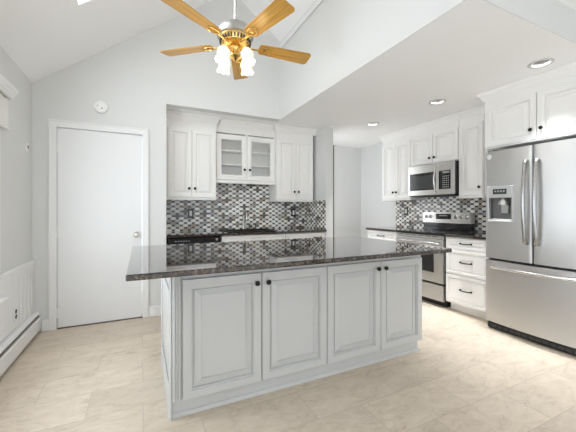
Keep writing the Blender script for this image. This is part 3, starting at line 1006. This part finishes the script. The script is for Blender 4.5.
# --- refrigerator (front at X = 4.167, left edge Y = -1.822)
FW = 0.895
r = empty('refrigerator', (4.167, -1.822, 0), R90)
tag(r, 'stainless steel french-door refrigerator with water dispenser and bottom freezer', 'refrigerator')
def bulge(x):
    return -0.030 * (1 - ((x - FW / 2) / (FW / 2)) ** 2)
def front(x, a, b, rad=0.016):
    y_ = bulge(x)
    for e in (x - a, b - x):
        if e < rad:
            y_ += rad - math.sqrt(max(0, rad * rad - (rad - e) ** 2))
    return y_
def fslab(bm, x0, x1, z0, z1, a, b, yb=0.055):
    xs = [x0 + (x1 - x0) * k / 14 for k in range(15)]
    for e in (0.002, 0.005, 0.010):
        for q in (a + e, b - e):
            if x0 < q < x1:
                xs.append(q)
    xs = sorted(set(xs))
    poly = [(x, front(x, a, b)) for x in xs] + [(x1, yb), (x0, yb)]
    prism(bm, poly, 'z', z0, z1)
link('cabinet_case', B((0.004, FW - 0.004, 0.062, XR - 4.167 - 0.02, 0.04, 1.795), bev=0.004), M['grey_metal'], r)
link('kick_grille', B((0.012, FW - 0.012, 0.012, 0.062, 0.004, 0.070), bev=0.012), M['black_matte'], r)
kg = r.children[-1]
link('grille_slots', B(*[(0.06 + q * 0.055, 0.10 + q * 0.055, 0.0095, 0.012, 0.024, 0.046) for q in range(15)]), M['dark_slot'], kg)
mid = 0.440
g_ = 0.004
# freezer drawer
bm = bmesh.new()
fslab(bm, 0.0, FW, 0.080, 0.700, 0.0, FW)
fz = link('freezer_drawer', bm, M['steel'], r, smooth=True)
bm = bmesh.new()
pts = [(0.095, front(0.095, 0, FW) , 0.640), (0.095, bulge(0.095) - 0.045, 0.640)]
for k in range(11):
    t_ = k / 10
    x = 0.105 + (FW - 0.21) * t_
    pts.append((x, bulge(x) - 0.052 - 0.012 * math.sin(PI * t_), 0.640))
pts += [(FW - 0.095, bulge(FW - 0.095) - 0.045, 0.640), (FW - 0.095, front(FW - 0.095, 0, FW), 0.640)]
tube(bm, pts, 0.0145, 10)
link('freezer_handle', bm, M['handle'], fz, smooth=True)
# left door with a dispenser recess
HX0, HX1, HZ0, HZ1 = 0.050, 0.268, 1.100, 1.330
bm = bmesh.new()
a, b = 0.0, mid - g_
fslab(bm, a, b, 0.722, HZ0, a, b)
fslab(bm, a, b, HZ1, 1.792, a, b)
fslab(bm, a, HX0, HZ0, HZ1, a, b)
fslab(bm, HX1, b, HZ0, HZ1, a, b)
dl = link('fridge_door', bm, M['steel'], r, smooth=True)
a, b = mid + g_, FW
bm = bmesh.new()
fslab(bm, a, b, 0.722, 1.792, a, b)
drr = link('fridge_door', bm, M['steel'], r, smooth=True)
link('gasket', B((0.012, FW - 0.012, 0.056, 0.0615, 0.09, 1.785), (mid - 0.03, mid + 0.03, 0.03, 0.056, 0.73, 1.78) if False else (0.02, FW - 0.02, 0.057, 0.061, 0.70, 0.72)), M['gasket'], r)
for dpar, hx, lean in ((dl, mid - 0.042, 0), (drr, mid + 0.046, 0)):
    bm = bmesh.new()
    yb = bulge(hx)
    pts = [(hx, yb + 0.003, 0.900), (hx, yb - 0.035, 0.905)]
    for k in range(13):
        t_ = k / 12
        pts.append((hx, yb - 0.040 - 0.030 * math.sin(PI * t_), 0.915 + 0.72 * t_))
    pts += [(hx, yb - 0.035, 1.645), (hx, yb + 0.003, 1.650)]
    tube(bm, pts, 0.0165, 12)
    link('door_handle', bm, M['dark_handle'], dpar, smooth=True)
# dispenser
yb = bulge((HX0 + HX1) / 2)
fr0 = yb - 0.012
dz = link('dispenser_bezel', B((HX0 - 0.014, HX0 + 0.004, fr0, 0.004, HZ0 - 0.014, 1.440), (HX1 - 0.004, HX1 + 0.014, fr0, 0.0, HZ0 - 0.014, 1.440), (HX0 + 0.004, HX1 - 0.004, fr0, 0.004, HZ0 - 0.014, HZ0 + 0.004), (HX0 + 0.004, HX1 - 0.004, fr0, 0.004, HZ1 - 0.004, 1.440), bev=0.003), M['disp_grey'], dl)
link('dispenser_cavity', B((HX0, HX1, 0.040, 0.045, HZ0, HZ1), (HX0, HX0 + 0.003, -0.010, 0.040, HZ0, HZ1), (HX1 - 0.003, HX1, -0.010, 0.040, HZ0, HZ1), (HX0 + 0.003, HX1 - 0.003, 0.0, 0.040, HZ1 - 0.004, HZ1)), M['cavity'], dl)
link('drip_tray', B((HX0 + 0.004, HX1 - 0.004, -0.026, 0.039, HZ0 + 0.005, HZ0 + 0.016), bev=0.002), M['disp_grey'], dl)
link('dispenser_display', B((HX0 + 0.045, HX1 - 0.045, fr0 - 0.002, fr0 - 0.0002, 1.360, 1.412)), M['lcd'], dz)
link('display_digits', B(*[(HX0 + 0.062 + q * 0.026, HX0 + 0.078 + q * 0.026, fr0 - 0.003, fr0 - 0.0021, 1.382, 1.396) for q in range(4)]), M['lcd_mark'], dz)
bm = bmesh.new()
lathe(bm, [(0.045, 0.0), (0.045, 0.03), (0.030, 0.05), (0.022, 0.07)], 20, (0.175, 0.008, HZ1 - 0.075))
box(bm, 0.14, 0.21, 0.02, 0.036, HZ1 - 0.16, HZ1 - 0.06, 0.006)
link('nozzle', bm, M['grey_metal'], dl, smooth=True)
bm = bmesh.new()
lathe(bm, [(0.024, 0.0), (0.024, 0.002), (0.021, 0.004), (0.0, 0.004)], 24, (0.048, bulge(0.048), 1.742), 'y')
bd = link('badge', bm, M['white_plastic'], dl, smooth=True)
bm = bmesh.new()
tube(bm, [(0.048 + 0.012 * math.cos(k * PI / 10), bulge(0.048) - 0.0045, 1.742 + 0.012 * math.sin(k * PI / 10)) for k in range(20)], 0.0016, 6)
link('badge_mark', bm, M['print'], bd)
for hx in (0.02, FW - 0.08):
    link('hinge_cover', B((hx, hx + 0.06, 0.0, 0.10, 1.796, 1.815), bev=0.004), M['grey_metal'], r)

# ------------------------------------------------------------------ small wall things
def outlet(name, label, loc, rz, plate, face, grp=None):
    r = empty(name, loc, rz)
    tag(r, label, 'outlet', grp)
    link('cover_plate', B((-0.038, 0.038, -0.006, 0.0, -0.06, 0.06), bev=0.003), plate, r)
    for dz in (-0.022, 0.022):
        bm = bmesh.new()
        lathe(bm, [(0.019, 0.0), (0.019, 0.0015), (0.0, 0.0015)], 18, (0, -0.0061, dz), 'y')
        link('socket', bm, face, r)
    return r
outlet('wall_outlet', 'white outlet with dark sockets low on the left wainscot', (0.012, -0.500, 0.335), PI / 2, M['white_plastic'], M['black_matte'])
def rocker(label, loc, rz):
    r = empty('wall_switch', loc, rz)
    tag(r, label, 'switch')
    link('cover_plate', B((-0.038, 0.038, -0.006, 0.0, -0.062, 0.062), bev=0.003), M['black'], r)
    link('rocker', B((-0.017, 0.017, -0.009, -0.0062, -0.036, 0.036), bev=0.002), M['white_plastic'], r)
rocker('black-framed wall plate on the mosaic tile under the left alcove cabinet', (1.576, ALY - 0.008, 1.155), 0)
rocker('black-framed wall plate on the mosaic tile under the right alcove cabinet', (3.150, ALY - 0.008, 1.160), 0)
rocker('black-framed wall plate on the tile left of the range console', (XR - 0.008, -0.075, 1.180), R90)

r = empty('thermostat', (0.0, -0.200, 1.785), PI / 2)
tag(r, 'small white thermostat with a dark sensor high on the left wall', 'thermostat')
link('case', B((-0.022, 0.022, -0.018, 0.0, -0.045, 0.045), bev=0.004), M['white_plastic'], r)
link('sensor', B((-0.008, 0.012, -0.021, -0.0182, -0.008, 0.016), bev=0.001), M['black_matte'], r)

r = empty('smoke_detector', (0.579, 0.0, 2.296))
tag(r, 'round white smoke detector on the wall above the door', 'smoke detector')
bm = bmesh.new()
lathe(bm, [(0.066, 0.0), (0.066, 0.012), (0.062, 0.026), (0.050, 0.034), (0.0, 0.036)], 36, (0, 0, 0), 'y')
link('housing', bm, M['white_plastic'], r, smooth=True)
bm = bmesh.new()
lathe(bm, [(0.006, 0.0), (0.006, 0.002), (0.0, 0.002)], 12, (0.012, -0.0355, -0.018), 'y')
lathe(bm, [(0.004, 0.0), (0.004, 0.002), (0.0, 0.002)], 12, (-0.030, -0.0345, 0.008), 'y')
link('sensor', bm, M['dark_slot'], r)

# baseboard heater along the left wall
r = empty('baseboard_heater', (0.0, -1.2, 0.0))
tag(r, 'long white baseboard heater along the foot of the left wall', 'heater')
y0, y1 = -1.2, 1.222
bm = bmesh.new()
prism(bm, [(0.001, 0.02), (0.012, 0.02), (0.012, 0.178), (0.052, 0.172), (0.056, 0.184), (0.030, 0.200), (0.001, 0.204)], 'y', y0, y1 - 0.006)
link('back_plate', bm, M['trim'], r)
bm = bmesh.new()
prism(bm, [(0.058, 0.030), (0.068, 0.030), (0.070, 0.140), (0.060, 0.150), (0.056, 0.146), (0.060, 0.138)], 'y', y0, y1 - 0.006)
link('front_panel', bm, M['trim'], r)
bm = B((0.014, 0.056, y0, y1 - 0.02, 0.06, 0.160))
link('heating_fins', bm, M['grey_metal'], r)
bm = bmesh.new()
prism(bm, [(0.001, 0.0), (0.070, 0.0), (0.073, 0.142), (0.058, 0.186), (0.030, 0.205), (0.001, 0.207)], 'y', y1 - 0.005, y1 + 0.012)
link('end_cap', bm, M['trim'], r)

# window cornice + fabric shade on the left wall
r = empty('window_cornice', (0.0, -1.5, 2.05))
tag(r, 'white crown-topped window cornice with fabric shade on the left wall', 'window cornice')
ya, yb_ = -0.86, 0.862
bm = bmesh.new()
PF = [(-0.02, 0.025), (0.0, 0.025), (0.003, 0.045), (0.010, 0.052), (0.014, 0.068), (0.026, 0.088), (0.028, 0.098), (0.028, 0.106), (-0.02, 0.106)]
sweep(bm, [(0.022 + 0.03, ya), (0.022 + 0.03, yb_), (0.024, yb_)][::1], PF) if False else None
sweep(bm, [(0.0, yb_ - 0.05), (0.055, yb_ - 0.05), (0.055, ya + 0.05), (0.0, ya + 0.05)], [(-o, z) for o, z in PF][::1]) if False else None
sweep(bm, [(0.0005, ya + 0.05), (0.055, ya + 0.05), (0.055, yb_ - 0.05), (0.0005, yb_ - 0.05)], PF)
link('cornice_board', bm, M['trim'], r)
bm = bmesh.new()
n = 60
pl = []
for k in range(n + 1):
    t_ = k / n
    yy = ya + 0.07 + (yb_ - ya - 0.14) * t_
    pl.append((0.028 + 0.005 * math.sin(t_ * 90), yy))
poly = pl + [(0.022 if False else 0.0225, pl[-1][1]), (0.0225, pl[0][1])]
prism(bm, poly, 'z', -0.205, 0.02)
box(bm, 0.0225, 0.040, pl[0][1], pl[-1][1], -0.225, -0.206, 0.004)
link('fabric_shade', bm, M['fabric'], r)

# ------------------------------------------------------------------ recessed ceiling lights
def can(label, x, y):
    r = empty('recessed_light', (x, y, ZC))
    tag(r, label, 'ceiling light', 'recessed lights in the low ceiling')
    bm = bmesh.new()
    rp = [(0.0650, 0.080), (0.0650, 0.0), (0.088, -0.0005), (0.090, -0.004), (0.084, -0.008), (0.064, -0.006), (0.0630, 0.0), (0.0630, 0.078), (0.0, 0.078), (0.0, 0.080)]
    lathe(bm, rp, 36)
    for f_ in bm.faces:
        if f_.calc_center_median().z > 0.002:
            f_.material_index = 1
    link('trim_ring', bm, [M['can_ring'], M['can_baffle']], r, smooth=True)
    bm = bmesh.new()
    lathe(bm, [(0.0, 0.077), (0.050, 0.076), (0.048, 0.066), (0.03, 0.058), (0.0, 0.055)], 28)
    link('lens', bm, M['can_lens'], r, smooth=True)
    l = bpy.data.lights.new('can_lamp', 'AREA')
    l.shape = 'DISK'
    l.size = 0.09
    l.energy = CANW
    l.spread = math.radians(60)
    l.color = (0.93, 0.97, 1.0)
    lo = bpy.data.objects.new('can_lamp', l)
    lo.location = (x, y, ZC + 0.052)
    COL.objects.link(lo)
CANW = 3.0
can('recessed ceiling light nearest the refrigerator cabinet', 3.965, -2.405)
can('middle one of the three recessed ceiling lights, out from the microwave', 3.985, -1.400)
can('recessed ceiling light nearest the hallway', 3.940, -0.375)

# ------------------------------------------------------------------ ceiling fan
FX, FY, FZ = 1.66, -1.35, 2.56
r = empty('ceiling_fan', (FX, FY, FZ))
tag(r, 'ceiling fan with five honey wood blades and lit glass shades', 'ceiling fan')
zc = ZE + SL * FX - FZ
bm = bmesh.new()
lathe(bm, [(0.012, 0.16), (0.012, zc - 0.06)], 14)
link('downrod', bm, M['handle'], r, smooth=True)
bm = bmesh.new()
lathe(bm, [(0.03, zc - 0.10), (0.055, zc - 0.085), (0.072, zc - 0.05), (0.075, zc - 0.02), (0.075, zc - 0.06 + 0.12)], 24)
link('canopy', bm, M['handle'], r, smooth=True)
bm = bmesh.new()
lathe(bm, [(0.022, 0.185), (0.045, 0.18), (0.075, 0.165), (0.12, 0.135), (0.142, 0.105), (0.148, 0.075), (0.146, 0.055), (0.132, 0.048), (0.0, 0.048)], 40)
mh = link('motor_housing', bm, M['fan_nickel'], r, smooth=True)
bm = bmesh.new()
lathe(bm, [(0.130, 0.0475), (0.128, 0.030), (0.112, 0.0), (0.080, -0.012), (0.0, -0.014)], 40)
lw = link('lower_housing', bm, M['brass'], r, smooth=True)
bm = bmesh.new()
for k in range(30):
    a = 2 * PI * k / 30
    b2 = bmesh.new()
    box(b2, 0.110, 0.128, -0.006, 0.006, 0.006, 0.034)
    for v in b2.verts:
        v.co = Matrix.Rotation(a, 3, 'Z') @ v.co
    tmp = bpy.data.meshes.new('t')
    b2.to_mesh(tmp)
    b2.free()
    bm.from_mesh(tmp)
    bpy.data.meshes.remove(tmp)
link('vent_slots', bm, M['dark_slot'], lw)
# blades: built along +x, pitched, each a child with its iron as a sub-part
def blade_mesh():
    bm = bmesh.new()
    pts = []
    x0, x1 = 0.20, 0.665
    w0, w1 = 0.058, 0.074
    for k in range(7):                       # outer end, rounded corners
        a = -PI / 2 + PI / 2 * k / 6
        pts.append((x1 - 0.03 + 0.03 * math.cos(a), -w1 + 0.03 + 0.03 * math.sin(a)))
    for k in range(7):
        a = PI / 2 * k / 6
        pts.append((x1 - 0.03 + 0.03 * math.cos(a), w1 - 0.03 + 0.03 * math.sin(a)))
    for k in range(5):
        a = PI / 2 + PI / 2 * k / 4
        pts.append((x0 + 0.03 + 0.03 * math.cos(a), w0 - 0.03 + 0.03 * math.sin(a)))
    for k in range(5):
        a = PI + PI / 2 * k / 4
        pts.append((x0 + 0.03 + 0.03 * math.cos(a), -w0 + 0.03 + 0.03 * math.sin(a)))
    prism(bm, pts, 'z', 0.0, 0.007)
    return bm
def iron_mesh():
    bm = bmesh.new()
    tube(bm, [(0.085, 0, -0.010), (0.12, 0, -0.014), (0.16, 0, -0.010), (0.20, 0.0, -0.006)], [0.015, 0.012, 0.011, 0.012], 10, 0.6)
    n = 28                                    # oval loop screwed under the blade
    pts = [(0.245 + 0.050 * math.cos(2 * PI * k / n), 0.034 * math.sin(2 * PI * k / n), -0.005) for k in range(n + 1)]
    tube(bm, pts, 0.0065, 8)
    lathe(bm, [(0.0, -0.010), (0.012, -0.009), (0.012, -0.0005)], 12, (0.245, 0, 0))
    return bm
b0 = i0 = None
for k in range(5):
    a = math.radians(180 - 39 + 72 * k)
    if b0 is None:
        b0 = link('blade', blade_mesh(), M['blade'], r)
        i0 = link('blade_iron', iron_mesh(), M['brass'], b0, smooth=True)
        bl = b0
    else:
        bl = b0.copy()
        COL.objects.link(bl)
        ii = i0.copy()
        COL.objects.link(ii)
        ii.parent = bl
    bl.rotation_euler = (math.radians(-11), 0, 0)
    bl.rotation_mode = 'QUATERNION'
    bl.rotation_quaternion = (Matrix.Rotation(a, 4, 'Z') @ Matrix.Rotation(math.radians(-11), 4, 'X')).to_quaternion()
# light kit
bm = bmesh.new()
lathe(bm, [(0.0, -0.0145), (0.040, -0.016), (0.045, -0.030), (0.034, -0.045), (0.034, -0.075), (0.046, -0.085), (0.048, -0.10), (0.025, -0.118), (0.010, -0.135), (0.0, -0.14)], 24)
kit = link('light_kit', bm, M['brass'], r, smooth=True)
for k in range(4):
    a = math.radians(29 + 90 * k)
    ca, sa = math.cos(a), math.sin(a)
    bm = bmesh.new()
    tube(bm, [(0.035 * ca, 0.035 * sa, -0.065), (0.085 * ca, 0.085 * sa, -0.050), (0.118 * ca, 0.118 * sa, -0.068)], 0.009, 8)
    arm = link('lamp_arm', bm, M['brass'], kit, smooth=True)
    # tulip shade, tilted outwards
    bm = bmesh.new()
    pr_ = [(0.020, 0.0), (0.030, -0.010), (0.047, -0.035), (0.051, -0.060), (0.044, -0.085), (0.047, -0.102), (0.057, -0.122), (0.054, -0.122), (0.043, -0.102), (0.040, -0.085), (0.046, -0.060), (0.042, -0.035), (0.026, -0.012), (0.016, -0.002)]
    n = 28
    rings = []
    for rr_, zz in pr_:
        rings.append([bm.verts.new((rr_ * math.cos(2 * PI * q / n), rr_ * math.sin(2 * PI * q / n), zz + (0.006 * math.cos(7 * 2 * PI * q / n) if zz < -0.11 else 0))) for q in range(n)])
    for A, Bq in zip(rings, rings[1:]):
        for q in range(n):
            bm.faces.new((A[q], A[(q + 1) % n], Bq[(q + 1) % n], Bq[q]))
    sh = link('glass_shade', bm, M['shade'], kit, smooth=True)
    sh.location = (0.118 * ca, 0.118 * sa, -0.066)
    sh.rotation_mode = 'QUATERNION'
    sh.rotation_quaternion = Matrix.Rotation(math.radians(-12), 4, Vector((-sa, ca, 0))).to_quaternion()
    bm = bmesh.new()
    lathe(bm, [(0.0, -0.095), (0.018, -0.088), (0.024, -0.070), (0.018, -0.045), (0.010, -0.02), (0.010, -0.004)], 16)
    bu = link('bulb', bm, M['bulb'], sh, smooth=True) if False else link('bulb', bm, M['bulb'], kit, smooth=True)
    bu.location = sh.location
    bu.rotation_mode = 'QUATERNION'
    bu.rotation_quaternion = sh.rotation_quaternion
    l = bpy.data.lights.new('bulb_light', 'POINT')
    l.energy = 0.4
    l.color = (1.0, 0.78, 0.45)
    l.shadow_soft_size = 0.04
    lo = bpy.data.objects.new('bulb_light', l)
    lo.location = (FX + 0.19 * ca, FY + 0.19 * sa, FZ - 0.215)
    COL.objects.link(lo)
